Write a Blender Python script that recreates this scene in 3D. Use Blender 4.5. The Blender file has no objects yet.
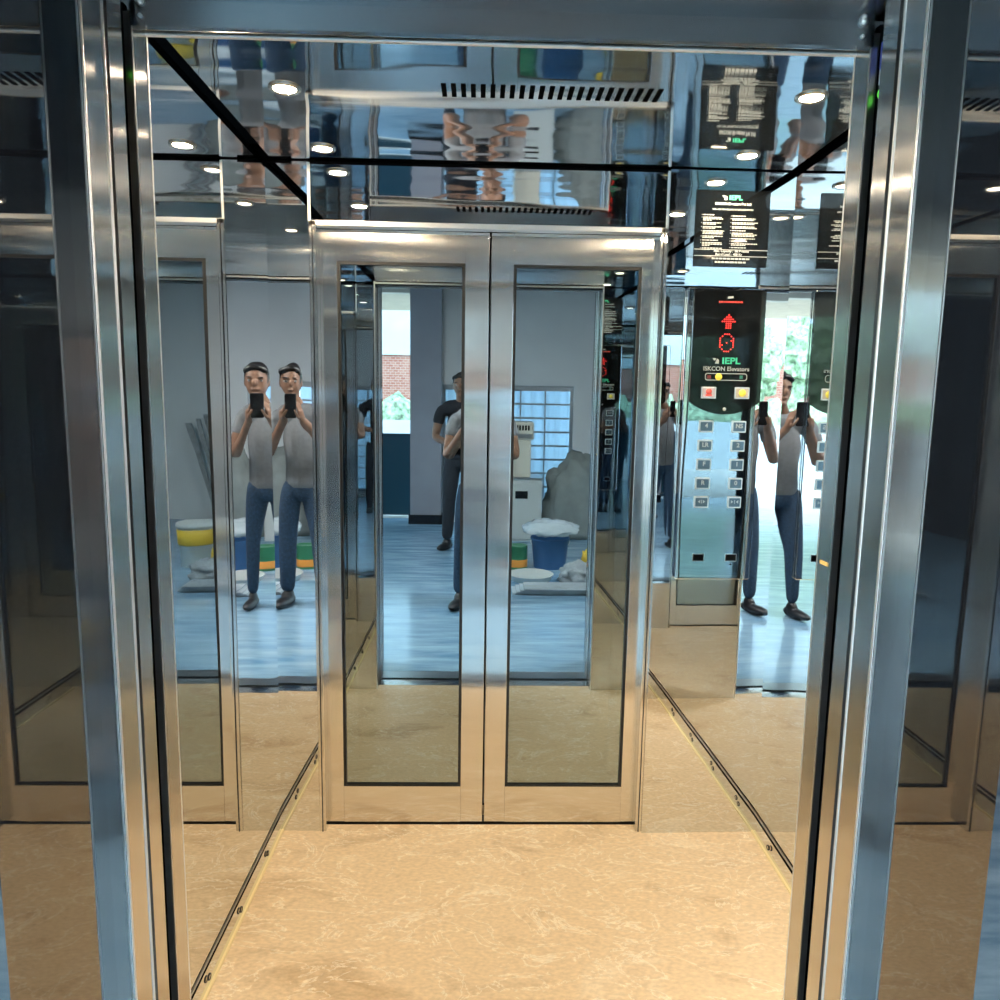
import bpy, bmesh, math, random
from mathutils import Matrix, Vector, noise
PI = math.pi
scene = bpy.context.scene
col = scene.collection
random.seed(7)

# ------------------------------------------------------------------ helpers
def link(o):
    col.objects.link(o); return o

class MB:
    """collects shapes in one bmesh; M maps local coordinates to the world"""
    def __init__(s, M=None):
        s.bm = bmesh.new(); s.M = M
    def add(s, verts, faces, smooth=False):
        vs = [s.bm.verts.new(v) for v in verts]
        for f in faces:
            try:
                fc = s.bm.faces.new([vs[i] for i in f]); fc.smooth = smooth
            except ValueError:
                pass
        return s
    def box(s, x0, x1, y0, y1, z0, z1):
        v = [(x, y, z) for x in (x0, x1) for y in (y0, y1) for z in (z0, z1)]
        return s.add(v, [(0, 1, 3, 2), (4, 6, 7, 5), (0, 4, 5, 1), (2, 3, 7, 6), (0, 2, 6, 4), (1, 5, 7, 3)])
    def prism(s, pts, h0, h1, axis='z'):
        n = len(pts)
        def P(p, h):
            return {'z': (p[0], p[1], h), 'y': (p[0], h, p[1]), 'x': (h, p[0], p[1])}[axis]
        v = [P(p, h0) for p in pts] + [P(p, h1) for p in pts]
        f = [tuple(range(n - 1, -1, -1)), tuple(range(n, 2 * n))]
        f += [(i, (i + 1) % n, n + (i + 1) % n, n + i) for i in range(n)]
        return s.add(v, f)
    def lathe(s, c, prof, seg=28, axis='z', smooth=True):
        """prof: list of (radius, height)"""
        v, f = [], []
        for r, h in prof:
            for k in range(seg):
                a = 2 * PI * k / seg
                p = {'z': (r * math.cos(a), r * math.sin(a), h), 'y': (r * math.cos(a), h, r * math.sin(a)),
                     'x': (h, r * math.cos(a), r * math.sin(a))}[axis]
                v.append((c[0] + p[0], c[1] + p[1], c[2] + p[2]))
        m = len(prof)
        for i in range(m - 1):
            for k in range(seg):
                f.append((i * seg + k, i * seg + (k + 1) % seg, (i + 1) * seg + (k + 1) % seg, (i + 1) * seg + k))
        f.append(tuple(range(seg - 1, -1, -1))); f.append(tuple((m - 1) * seg + k for k in range(seg)))
        return s.add(v, f, smooth)
    def cyl(s, c, r, h0, h1, axis='z', seg=24):
        return s.lathe(c, [(r, h0), (r, h1)], seg, axis, smooth=False)
    def torus(s, c, R, r, axis='z', seg=28, sub=8):
        v, f = [], []
        for i in range(seg):
            a = 2 * PI * i / seg
            for j in range(sub):
                b = 2 * PI * j / sub
                q = (R + r * math.cos(b)); p = (q * math.cos(a), q * math.sin(a), r * math.sin(b))
                p = {'z': p, 'y': (p[0], p[2], p[1]), 'x': (p[2], p[0], p[1])}[axis]
                v.append((c[0] + p[0], c[1] + p[1], c[2] + p[2]))
        for i in range(seg):
            for j in range(sub):
                f.append((i * sub + j, ((i + 1) % seg) * sub + j, ((i + 1) % seg) * sub + (j + 1) % sub, i * sub + (j + 1) % sub))
        return s.add(v, f, True)
    def tube(s, pts, r, seg=8):
        pts = [Vector(p) for p in pts]; v, f = [], []
        for i, p in enumerate(pts):
            d = (pts[min(i + 1, len(pts) - 1)] - pts[max(i - 1, 0)]).normalized()
            a = d.orthogonal().normalized(); b = d.cross(a)
            rr = r[i] if isinstance(r, (list, tuple)) else r
            for k in range(seg):
                t = 2 * PI * k / seg
                v.append(p + a * rr * math.cos(t) + b * rr * math.sin(t))
        for i in range(len(pts) - 1):
            for k in range(seg):
                f.append((i * seg + k, i * seg + (k + 1) % seg, (i + 1) * seg + (k + 1) % seg, (i + 1) * seg + k))
        f.append(tuple(range(seg - 1, -1, -1))); f.append(tuple((len(pts) - 1) * seg + k for k in range(seg)))
        return s.add(v, f, True)
    def ellipsoid(s, c, rx, ry, rz, seg=20, rings=12, rot=None, warp=None):
        v, f = [], []
        for i in range(1, rings):
            t = PI * i / rings
            for k in range(seg):
                a = 2 * PI * k / seg
                p = Vector((math.sin(t) * math.cos(a) * rx, math.sin(t) * math.sin(a) * ry, math.cos(t) * rz))
                if warp: p = warp(p)
                if rot: p = rot @ p
                v.append(Vector(c) + p)
        n = len(v)
        for z in (rz, -rz):
            p = Vector((0, 0, z))
            if warp: p = warp(p)
            if rot: p = rot @ p
            v.append(Vector(c) + p)
        for i in range(rings - 2):
            for k in range(seg):
                f.append((i * seg + k, (i + 1) * seg + k, (i + 1) * seg + (k + 1) % seg, i * seg + (k + 1) % seg))
        for k in range(seg):
            f.append((n, k, (k + 1) % seg)); f.append((n + 1, (rings - 2) * seg + (k + 1) % seg, (rings - 2) * seg + k))
        return s.add(v, f, True)
    def build(s, name, mat, parent=None, bevel=0, seg=2, tri=False):
        if s.M is not None:
            bmesh.ops.transform(s.bm, matrix=s.M, verts=s.bm.verts)
        bmesh.ops.recalc_face_normals(s.bm, faces=s.bm.faces)
        me = bpy.data.meshes.new(name); s.bm.to_mesh(me); s.bm.free()
        o = link(bpy.data.objects.new(name, me))
        for m in (mat if isinstance(mat, (list, tuple)) else [mat]): me.materials.append(m)
        attach(o, parent)
        if bevel:
            b = o.modifiers.new('bevel', 'BEVEL'); b.width = bevel; b.segments = seg; b.limit_method = 'ANGLE'
        return o

def attach(o, parent):
    if parent is not None:
        o.parent = parent
        if parent.parent is None and parent.type == 'EMPTY':
            o.matrix_parent_inverse = Matrix.Translation(-parent.location)

def tag(o, label, cat, group=None, kind=None):
    o['label'] = label; o['category'] = cat
    if group: o['group'] = group
    if kind: o['kind'] = kind
    return o
def thing(name, label, cat, loc=(0, 0, 0), group=None, kind=None):
    o = link(bpy.data.objects.new(name, None)); o.location = loc; o.empty_display_size = .05
    return tag(o, label, cat, group, kind)
def struct(o, label, cat):
    return tag(o, label, cat, kind='structure')
def dup(root, delta, label=None, rz=0):
    r = root.copy(); col.objects.link(r); r.location = Vector(root.location) + Vector(delta); r.rotation_euler.z += rz
    if label: r['label'] = label
    for ch in [c for c in root.children]:
        c = ch.copy(); col.objects.link(c); c.parent = r; c.matrix_parent_inverse = ch.matrix_parent_inverse.copy()
        for g in [k for k in ch.children]:
            d = g.copy(); col.objects.link(d); d.parent = c; d.matrix_parent_inverse = g.matrix_parent_inverse.copy()
    return r

# ------------------------------------------------------------------ materials
def mat(name):
    m = bpy.data.materials.new(name); m.use_nodes = True
    nt = m.node_tree; b = nt.nodes['Principled BSDF']
    return m, nt, b
def node(nt, t, **kw):
    n = nt.nodes.new(t)
    for k, v in kw.items():
        if k.startswith('in_'): n.inputs[int(k[3:]) if k[3:].isdigit() else k[3:].replace('_', ' ')].default_value = v
        else: setattr(n, k, v)
    return n
def plain(name, c, rough=.5, metal=0, spec=.5, emis=0, nscale=0, namt=.08, coat=0):
    m, nt, b = mat(name)
    b.inputs['Base Color'].default_value = (*c, 1); b.inputs['Roughness'].default_value = rough
    b.inputs['Metallic'].default_value = metal; b.inputs['Specular IOR Level'].default_value = spec
    b.inputs['Coat Weight'].default_value = coat
    if emis:
        b.inputs['Emission Color'].default_value = (*c, 1); b.inputs['Emission Strength'].default_value = emis
    if nscale:
        tc = node(nt, 'ShaderNodeTexCoord'); nz = node(nt, 'ShaderNodeTexNoise', in_Scale=nscale, in_Detail=5)
        nt.links.new(tc.outputs['Object'], nz.inputs['Vector'])
        rp = node(nt, 'ShaderNodeValToRGB')
        rp.color_ramp.elements[0].color = (*[x * (1 - namt * 2) for x in c], 1); rp.color_ramp.elements[1].color = (*[min(1, x * (1 + namt * 2)) for x in c], 1)
        rp.color_ramp.elements[0].position = .3; rp.color_ramp.elements[1].position = .7
        nt.links.new(nz.outputs['Fac'], rp.inputs[0]); nt.links.new(rp.outputs[0], b.inputs['Base Color'])
    return m
def steel(name, c, rough, wave=0.0, wscale=(1.5, 1.5, .6), aniso=0, grain=None, gamt=.03, rot=0.0):
    m, nt, b = mat(name)
    b.inputs['Base Color'].default_value = (*c, 1); b.inputs['Metallic'].default_value = 1
    b.inputs['Roughness'].default_value = rough
    tc = node(nt, 'ShaderNodeTexCoord')
    if aniso:
        b.inputs['Anisotropic'].default_value = aniso; b.inputs['Anisotropic Rotation'].default_value = rot
        tg = node(nt, 'ShaderNodeTangent', direction_type='RADIAL', axis='Z')
        nt.links.new(tg.outputs[0], b.inputs['Tangent'])
    last = None
    if wave:
        mp = node(nt, 'ShaderNodeMapping'); mp.inputs['Scale'].default_value = wscale
        nz = node(nt, 'ShaderNodeTexNoise', in_Scale=2.0, in_Detail=1.0)
        bp = node(nt, 'ShaderNodeBump', in_Strength=1.0, in_Distance=wave)
        nt.links.new(tc.outputs['Object'], mp.inputs[0]); nt.links.new(mp.outputs[0], nz.inputs['Vector'])
        nt.links.new(nz.outputs['Fac'], bp.inputs['Height']); last = bp
    if grain:
        mp = node(nt, 'ShaderNodeMapping'); mp.inputs['Scale'].default_value = grain
        nz = node(nt, 'ShaderNodeTexNoise', in_Scale=1.0, in_Detail=3.0)
        mr = node(nt, 'ShaderNodeMapRange', in_3=max(.01, rough - gamt), in_4=rough + gamt)
        nt.links.new(tc.outputs['Object'], mp.inputs[0]); nt.links.new(mp.outputs[0], nz.inputs['Vector'])
        nt.links.new(nz.outputs['Fac'], mr.inputs[0]); nt.links.new(mr.outputs[0], b.inputs['Roughness'])
    if last: nt.links.new(last.outputs[0], b.inputs['Normal'])
    return m

M = {}
M['mirror'] = steel('mirror_steel', (.72, .745, .76), .012, wave=.0022, wscale=(1.3, 1.3, .45))
M['mirror_flat'] = steel('mirror_steel_flat', (.74, .765, .78), .010, wave=.0006, wscale=(1.6, 1.6, .5))
M['ceil_steel'] = steel('ceiling_mirror_steel', (.66, .71, .75), .04, wave=.0035, wscale=(.8, 3.0, 1), grain=(3, 90, 3), gamt=.035, aniso=.6)
M['brushed'] = steel('brushed_steel', (.72, .715, .70), .125, wave=.0016, wscale=(2.5, 2.5, 1.0), aniso=1.0, grain=(4, 4, 260), gamt=.025)
M['jamb'] = steel('jamb_steel', (.62, .605, .585), .15, wave=.0006, wscale=(1, 1, 3), aniso=1.0, grain=(4, 4, 260), gamt=.03)
M['edge'] = steel('polished_edge', (.88, .88, .87), .42)
M['header_steel'] = steel('shaded_header_steel', (.26, .30, .33), .2, aniso=.9, grain=(4, 4, 200), gamt=.03)  # base darkened to paint in the reflection of a dark lobby
M['trim_metal'] = steel('satin_metal', (.55, .56, .57), .3)
M['dark_metal'] = plain('dark_metal', (.03, .032, .035), .35, 1)
M['black'] = plain('matt_black', (.004, .0045, .005), .8, spec=.0)
M['gasket'] = plain('black_gasket', (.008, .009, .01), .45)
M['acrylic'] = plain('black_acrylic', (.004, .005, .006), .04, spec=.5)
M['white_print'] = plain('white_print', (.40, .42, .42), .5)
M['green_print'] = plain('green_print', (.05, .5, .3), .5)
M['red_print'] = plain('red_print', (.6, .06, .05), .5)
M['yellow_lit'] = plain('yellow_icon', (.85, .68, .08), .4, emis=.35)
M['red_led'] = plain('red_led', (1, .04, .03), .4, emis=2.2)
M['red_icon'] = plain('red_icon', (.75, .12, .1), .4)
M['button_blue'] = plain('button_face', (.12, .2, .27), .25, .6)
M['button_pink'] = plain('alarm_button_face', (.6, .5, .52), .35, .2)
M['button_cream'] = plain('call_button_face', (.6, .5, .36), .35, .2)
M['blue_label'] = plain('blue_label', (.03, .05, .35), .5)
M['green_dot'] = plain('green_indicator', (.12, .75, .05), .4, emis=.6)
M['orange_mark'] = plain('orange_sticker', (.75, .45, .12), .5)
M['floor_glint'] = plain('yellow_glint', (.86, .72, .40), .55)  # pale yellow painted for the light line reflected at the skirting foot
M['lens'] = plain('lamp_lens', (1, .79, .53), .4, emis=800)
M['ring'] = steel('lamp_ring', (.7, .68, .63), .25)

# polished speckled black granite of the reveals
m, nt, b = mat('black_granite')
tc = node(nt, 'ShaderNodeTexCoord'); vz = node(nt, 'ShaderNodeTexVoronoi', in_Scale=220.0); nz = node(nt, 'ShaderNodeTexNoise', in_Scale=90.0)
rp = node(nt, 'ShaderNodeValToRGB'); rp.color_ramp.elements[0].color = (.05, .06, .07, 1); rp.color_ramp.elements[0].position = .02
rp.color_ramp.elements[1].color = (.006, .007, .009, 1); rp.color_ramp.elements[1].position = .18
nt.links.new(tc.outputs['Object'], vz.inputs['Vector']); nt.links.new(vz.outputs['Distance'], rp.inputs[0]); nt.links.new(rp.outputs[0], b.inputs['Base Color'])
b.inputs['Roughness'].default_value = .02; b.inputs['IOR'].default_value = 2.6
M['granite'] = m

# beige marble of the car floor
m, nt, b = mat('beige_marble')
tc = node(nt, 'ShaderNodeTexCoord'); mp = node(nt, 'ShaderNodeMapping'); mp.inputs['Scale'].default_value = (1, 1.8, 1); mp.inputs['Rotation'].default_value = (0, 0, .25)
n1 = node(nt, 'ShaderNodeTexNoise', in_Scale=3.2, in_Detail=9.0, in_Roughness=.62, in_Distortion=.8)
r1 = node(nt, 'ShaderNodeValToRGB')
for p, c in ((.25, (.54, .37, .21)), (.45, (.78, .60, .39)), (.58, (.78, .60, .39)), (.75, (.90, .76, .56))):
    e = r1.color_ramp.elements.new(p); e.color = (*c, 1)
r1.color_ramp.elements.remove(r1.color_ramp.elements[0]); r1.color_ramp.elements.remove(r1.color_ramp.elements[-1])
n2 = node(nt, 'ShaderNodeTexNoise', in_Scale=4.5, in_Detail=7.0, in_Roughness=.6, in_Distortion=1.6)
sb = node(nt, 'ShaderNodeMath', operation='SUBTRACT', in_1=.5); ab = node(nt, 'ShaderNodeMath', operation='ABSOLUTE')
r2 = node(nt, 'ShaderNodeMapRange', in_1=0.0, in_2=.016, in_3=.75, in_4=0.0)
n3 = node(nt, 'ShaderNodeTexNoise', in_Scale=60.0, in_Detail=4.0)
mx = node(nt, 'ShaderNodeMix', data_type='RGBA'); mx.inputs[7].default_value = (.97, .88, .72, 1)
m3 = node(nt, 'ShaderNodeMix', data_type='RGBA', blend_type='MULTIPLY'); m3.inputs[0].default_value = .35
nt.links.new(tc.outputs['Object'], mp.inputs[0])
for n in (n1, n2, n3): nt.links.new(mp.outputs[0], n.inputs['Vector'])
nt.links.new(n1.outputs['Fac'], r1.inputs[0]); nt.links.new(n2.outputs['Fac'], sb.inputs[0]); nt.links.new(sb.outputs[0], ab.inputs[0]); nt.links.new(ab.outputs[0], r2.inputs[0])
nt.links.new(r2.outputs[0], mx.inputs[0]); nt.links.new(r1.outputs[0], mx.inputs[6])
r3 = node(nt, 'ShaderNodeValToRGB'); r3.color_ramp.elements[0].color = (.6, .6, .6, 1); r3.color_ramp.elements[1].color = (1.25, 1.25, 1.25, 1)
r3.color_ramp.elements[0].position = .3; r3.color_ramp.elements[1].position = .7
nt.links.new(n3.outputs['Fac'], r3.inputs[0]); nt.links.new(mx.outputs[2], m3.inputs[6]); nt.links.new(r3.outputs[0], m3.inputs[7])
nt.links.new(m3.outputs[2], b.inputs['Base Color']); b.inputs['Roughness'].default_value = .3; b.inputs['Specular IOR Level'].default_value = .35
M['marble'] = m

# polished grey stone of the lobby floor, blue daylight tint put into its colour
m, nt, b = mat('lobby_stone')
tc = node(nt, 'ShaderNodeTexCoord'); mp = node(nt, 'ShaderNodeMapping'); mp.inputs['Scale'].default_value = (.8, 5, 1)
n1 = node(nt, 'ShaderNodeTexNoise', in_Scale=2.4, in_Detail=8.0, in_Roughness=.65)
r1 = node(nt, 'ShaderNodeValToRGB'); r1.color_ramp.elements[0].color = (.06, .18, .31, 1); r1.color_ramp.elements[1].color = (.38, .55, .67, 1)
r1.color_ramp.elements[0].position = .3; r1.color_ramp.elements[1].position = .68
nt.links.new(tc.outputs['Object'], mp.inputs[0]); nt.links.new(mp.outputs[0], n1.inputs['Vector']); nt.links.new(n1.outputs['Fac'], r1.inputs[0])
nt.links.new(r1.outputs[0], b.inputs['Base Color']); b.inputs['Roughness'].default_value = .13; b.inputs['Specular IOR Level'].default_value = .55
M['lobby_floor'] = m

# tinted reflective glass of the car door
m, nt, b = mat('tinted_glass')
nt.nodes.remove(b); out = nt.nodes['Material Output']
tr = node(nt, 'ShaderNodeBsdfTransparent'); tr.inputs[0].default_value = (.28, .33, .34, 1)
gl = node(nt, 'ShaderNodeBsdfGlossy', in_Roughness=.0); gl.inputs[0].default_value = (.78, .93, 1.0, 1)
mxs = node(nt, 'ShaderNodeMixShader', in_0=.45)
nt.links.new(tr.outputs[0], mxs.inputs[1]); nt.links.new(gl.outputs[0], mxs.inputs[2]); nt.links.new(mxs.outputs[0], out.inputs[0])
M['glass'] = m

# clear plastic sheet
m, nt, b = mat('clear_plastic')
nt.nodes.remove(b); out = nt.nodes['Material Output']
tr = node(nt, 'ShaderNodeBsdfTransparent'); tr.inputs[0].default_value = (.85, .9, .92, 1)
gl = node(nt, 'ShaderNodeBsdfPrincipled'); gl.inputs['Base Color'].default_value = (.75, .83, .86, 1); gl.inputs['Roughness'].default_value = .15
mxs = node(nt, 'ShaderNodeMixShader', in_0=.55)
nt.links.new(tr.outputs[0], mxs.inputs[1]); nt.links.new(gl.outputs[0], mxs.inputs[2]); nt.links.new(mxs.outputs[0], out.inputs[0])
M['plastic_sheet'] = m

# brick
m, nt, b = mat('red_brick')
tc = node(nt, 'ShaderNodeTexCoord'); mp = node(nt, 'ShaderNodeMapping'); mp.inputs['Rotation'].default_value = (PI / 2, 0, 0)
bk = node(nt, 'ShaderNodeTexBrick', in_Scale=4.0); bk.inputs['Color1'].default_value = (.42, .15, .11, 1); bk.inputs['Color2'].default_value = (.5, .24, .18, 1); bk.inputs['Mortar'].default_value = (.55, .45, .4, 1)
nt.links.new(tc.outputs['Object'], mp.inputs[0]); nt.links.new(mp.outputs[0], bk.inputs['Vector']); nt.links.new(bk.outputs[0], b.inputs['Base Color']); b.inputs['Roughness'].default_value = .9
M['brick'] = m

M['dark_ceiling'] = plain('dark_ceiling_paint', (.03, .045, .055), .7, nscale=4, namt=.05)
M['white_wall'] = plain('white_plaster', (.80, .80, .78), .8, nscale=3, namt=.02)
M['grey_wall'] = plain('grey_plaster', (.33, .33, .36), .8, nscale=3, namt=.04)
M['cream_wall'] = plain('cream_plaster', (.66, .6, .5), .8, nscale=4, namt=.03)
M['ext_white'] = plain('white_render', (.60, .70, .74), .9, nscale=2, namt=.03)
M['soffit'] = plain('canopy_plaster', (.62, .5, .38), .8, nscale=6, namt=.04)
M['teal_wall'] = plain('dark_teal_paint', (.012, .05, .075), .35)
M['skirt_dark'] = plain('black_stone', (.012, .013, .016), .2)
M['curtain'] = plain('pale_blue_cloth', (.62, .74, .84), .9, nscale=12, namt=.1)
m, nt, b = mat('pale_blue_curtain')
tl = node(nt, 'ShaderNodeBsdfTranslucent'); tl.inputs[0].default_value = (.66, .78, .86, 1); ms = node(nt, 'ShaderNodeMixShader', in_0=.65)
b.inputs['Base Color'].default_value = (.62, .74, .84, 1); b.inputs['Roughness'].default_value = .9
nt.links.new(b.outputs[0], ms.inputs[1]); nt.links.new(tl.outputs[0], ms.inputs[2]); nt.links.new(ms.outputs[0], nt.nodes['Material Output'].inputs[0])
M['curtain'] = m
M['leaf'] = plain('leaf_green', (.12, .34, .10), .7, nscale=9, namt=.35)
M['leaf_pale'] = plain('leaf_pale_green', (.36, .50, .32), .7, nscale=9, namt=.35)
M['bark'] = plain('bark', (.14, .1, .07), .9, nscale=30, namt=.2)
M['paving'] = plain('pale_paving', (.62, .62, .58), .85, nscale=5, namt=.06)
M['fill_glow'] = plain('fill_panel_glow', (1.0, .97, .93), .5, emis=150)  # glow of the added lobby fill panels
M['skin'] = plain('brown_skin', (.24, .125, .075), .5, nscale=25, namt=.06)
M['hair'] = plain('black_hair', (.008, .007, .007), .45, nscale=120, namt=.3)
M['eye'] = plain('eye', (.5, .48, .45), .2)
M['shirt_grey'] = plain('grey_cloth', (.20, .205, .21), .9, nscale=40, namt=.05)
M['shirt_black'] = plain('black_cloth', (.012, .013, .018), .85, nscale=40, namt=.1)
M['denim'] = plain('dark_denim', (.018, .045, .085), .85, nscale=60, namt=.2)
M['trouser_black'] = plain('charcoal_cloth', (.016, .02, .028), .85, nscale=60, namt=.1)
M['shoe'] = plain('black_shoe', (.01, .01, .012), .4)
M['phone'] = plain('phone_case', (.01, .01, .012), .25)
M['screen'] = plain('phone_screen', (.02, .03, .04), .05)
M['bucket_white'] = plain('white_plastic', (.75, .78, .74), .4)
M['bucket_yellow'] = plain('yellow_plastic', (.75, .5, .05), .45)
M['bucket_blue'] = plain('blue_plastic', (.05, .15, .33), .4)
M['tin_green'] = plain('green_tin', (.04, .22, .1), .35, .2)
M['tin_orange'] = plain('orange_tin', (.75, .3, .05), .4)
M['cloth_grey'] = plain('crumpled_cloth', (.34, .38, .4), .9, nscale=15, namt=.12)
M['sheet'] = plain('dust_sheet_cloth', (.24, .27, .26), .85, nscale=6, namt=.08)
M['board'] = plain('pale_board', (.5, .55, .58), .6, nscale=8, namt=.1)
M['cabinet'] = plain('pale_grey_metal', (.55, .58, .56), .4)
M['cream_plastic'] = plain('cream_plastic', (.7, .66, .55), .45)
M['timber'] = plain('grey_timber', (.32, .33, .32), .7, nscale=20, namt=.15)

# ------------------------------------------------------------------ camera
HC = 1.47
f_px, pitch, yaw, roll = 733.567, .1357, .0265, .0160
cp, sp, cy, sy, cr, sr = math.cos(pitch), math.sin(pitch), math.cos(yaw), math.sin(yaw), math.cos(roll), math.sin(roll)
fw = Vector((sy * cp, cy * cp, -sp)); rt = Vector((cy, -sy, 0)); up = rt.cross(fw)
r_ = rt * cr + up * sr; u_ = -rt * sr + up * cr
cd = bpy.data.cameras.new('camera'); cam = link(bpy.data.objects.new('camera', cd))
cd.sensor_width = 36; cd.sensor_fit = 'HORIZONTAL'; cd.lens = f_px / 1000 * 36; cd.clip_start = .01; cd.clip_end = 200
mw = Matrix((r_, u_, -fw)).transposed().to_4x4(); mw.translation = (0, 0, HC); cam.matrix_world = mw
scene.camera = cam

# ------------------------------------------------------------------ lift car: shell
XL, XR, YB, HT, YF = -.665, .958, 2.349, 2.178, 1.205
DL, DR, DY = -.520, .562, 2.389
o = MB().box(XL - .02, XR + .02, 1.155, 2.509, -.03, 0).build('floor', M['marble'])
struct(o, 'beige veined marble floor of the lift car', 'floor')
gap = .022
o = MB().box(XL + gap, XR - gap, YF, YB + .05, HT, HT + .02).build('ceiling', M['ceil_steel'])
struct(o, 'mirror-polished steel ceiling of the lift car', 'ceiling')
b = MB(); b.box(XL - .09, XR + .09, YF - .05, YB + .2, HT + .06, HT + .09); b.box(XL - .09, XL - .06, YF - .05, YB + .2, HT - .2, HT + .06); b.box(XR + .06, XR + .09, YF - .05, YB + .2, HT - .2, HT + .06)
o = b.build('ceiling_void', M['black'])
struct(o, 'black void above the lift car ceiling seen in the edge gap', 'ceiling')

def side_wall(x, sgn, name, label):
    ys = [YF, YB + .02]
    b = MB()
    b.box(min(x, x + sgn * .02), max(x, x + sgn * .02), ys[0], ys[1], .088, HT - .004)
    o = b.build(name, M['mirror'])
    struct(o, label, 'wall'); return o
side_wall(XL, -1, 'wall_left', 'mirror-polished steel left side wall of the lift car')
side_wall(XR, 1, 'wall_right', 'mirror-polished steel right side wall of the lift car')

def skirting(x, sgn, name, label, vents):
    root = thing(name, label, 'skirting', (x, 1.7, 0), kind='structure')
    MB().box(min(x, x + sgn * .012), max(x, x + sgn * .012), YF, YB, .004, .058).build('skirting_strip', M['mirror_flat'], root)
    MB().box(min(x + sgn * .004, x + sgn * .018), max(x + sgn * .004, x + sgn * .018), YF, YB, .058, .088).build('shadow_gap', M['black'], root)
    MB().box(min(x - sgn * .001, x + sgn * .01), max(x - sgn * .001, x + sgn * .01), YF, YB, .071, .075).build('bright_bead', M['edge'], root)
    MB().box(min(x - sgn * .007, x), max(x - sgn * .007, x), YF, YB, 0, .006).build('floor_glint_strip', M['floor_glint'], root)  # strip stands in for the reflected light line along the floor
    for y in vents:
        b = MB()
        b.torus((x - sgn * .001, y, .038), .0075, .0014, 'x', 16, 6); b.torus((x - sgn * .001, y + .022, .026), .0075, .0014, 'x', 16, 6)
        v = b.build('vent_ring', M['dark_metal'], root)
        MB().cyl((x, y, .038), .0065, -sgn * .0012, sgn * .002, 'x', 16).cyl((x, y + .022, .026), .0065, -sgn * .0012, sgn * .002, 'x', 16).build('vent_hole', M['brushed'], v)
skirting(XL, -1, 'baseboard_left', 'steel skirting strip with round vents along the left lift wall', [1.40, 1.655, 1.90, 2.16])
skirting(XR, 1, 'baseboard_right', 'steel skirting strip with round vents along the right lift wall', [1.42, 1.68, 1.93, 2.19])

# rear returns and transom
b = MB(); b.prism([(XL - .02, 2.3495), (-.534, 2.3465), (-.534, 2.37), (XL - .02, 2.37)], 0, HT - .004)
o = b.build('wall_back_left', M['mirror_flat']); struct(o, 'narrow mirrored steel return panel left of the lift doors', 'wall')
TH = math.radians(-1.4)
uv = Vector((math.cos(TH), -math.sin(TH), 0)); nn = Vector((-math.sin(TH), -math.cos(TH), 0))
RET = Matrix((uv, Vector((0, 0, 1)), nn)).transposed().to_4x4(); RET.translation = (.5969, 2.335, 0)
b = MB(RET); b.box(-.030, .375, 0, HT - .004, -.02, 0)
o = b.build('wall_back_right', M['mirror_flat']); struct(o, 'mirrored steel return panel right of the lift doors holding the control panel', 'wall')
b = MB(); b.box(-.532, .565, YB, YB + .02, 2.003, HT - .004)
o = b.build('wall_back_top', M['mirror']); struct(o, 'mirrored steel transom panel above the lift doors', 'wall')
# joints between transom and returns
for i, (x, lab) in enumerate(((-.534, 'thin steel joint strip left of the transom'), (.566, 'thin steel joint strip right of the transom'))):
    o = MB().box(x - .004, x + .004, YB - .0025, YB + .004, 2.0, HT - .006).build('trim_%d' % (i + 1), M['edge']); struct(o, lab, 'trim')
o = MB().box(-.66, .955, YB - .0015, YB + .004, HT - .010, HT - .002).build('trim_3', M['black']); struct(o, 'dark joint line where the lift ceiling meets the transom', 'trim')
# rear door frame (jamb liners + head)
root = thing('trim_4', 'slim double-ribbed steel frame around the closed lift doors', 'door frame', (0, YB, 0), kind='structure')
for x0, x1, in ((-.536, -.513), (.546, .568)):
    b = MB(); b.box(x0, x1, YB - .006, DY + .03, 0, 2.004); b.build('jamb_strip', M['brushed'], root, .002)
    b = MB(); b.box((x0 + x1) / 2 - .0015, (x0 + x1) / 2 + .0015, YB - .008, YB - .005, .0, 2.0); b.build('groove', M['dark_metal'], root)
MB().box(-.536, .568, YB - .006, DY - .006, 1.988, 2.004).build('head_strip', M['edge'], root, .002)
o = MB().box(-.536, .568, DY - .004, DY + .05, -.002, .004).build('trim_5', M['dark_metal']); struct(o, 'dark metal door sill groove under the closed lift doors', 'sill')

# rear doors: two leaves
def leaf(name, label, x0, x1, gx0, gx1):
    root = thing(name, label, 'door', ((x0 + x1) / 2, DY, 0), kind='structure')
    y0, y1 = DY, DY + .03; zb, zt, gb, gt = .008, 1.988, .139, 1.893
    MB().box(x0, gx0, y0, y1, zb, zt).build('stile', M['brushed'], root, .0015)
    MB().box(gx1, x1, y0, y1, zb, zt).build('stile', M['brushed'], root, .0015)
    MB().box(gx0, gx1, y0, y1, zb, gb).build('bottom_rail', M['brushed'], root)
    MB().box(gx0, gx1, y0, y1, gt, zt).build('top_rail', M['brushed'], root)
    b = MB(); t = .009
    b.box(gx0, gx0 + t, y0 + .001, y1, gb, gt); b.box(gx1 - t, gx1, y0 + .001, y1, gb, gt)
    b.box(gx0 + t, gx1 - t, y0 + .001, y1, gb, gb + t * .7); b.box(gx0 + t, gx1 - t, y0 + .001, y1, gt - t, gt)
    b.build('gasket', M['gasket'], root)
    MB().box(gx0 + t, gx1 - t, y0 + .009, y0 + .012, gb + t * .7, gt - t).build('glass_pane', M['glass'], root)
    return root
leaf('door_1', 'left leaf of the closed glass lift doors', -.514, .0185, -.460, -.058)
leaf('door_2', 'right leaf of the closed glass lift doors', .0245, .547, .096, .502)
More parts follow.
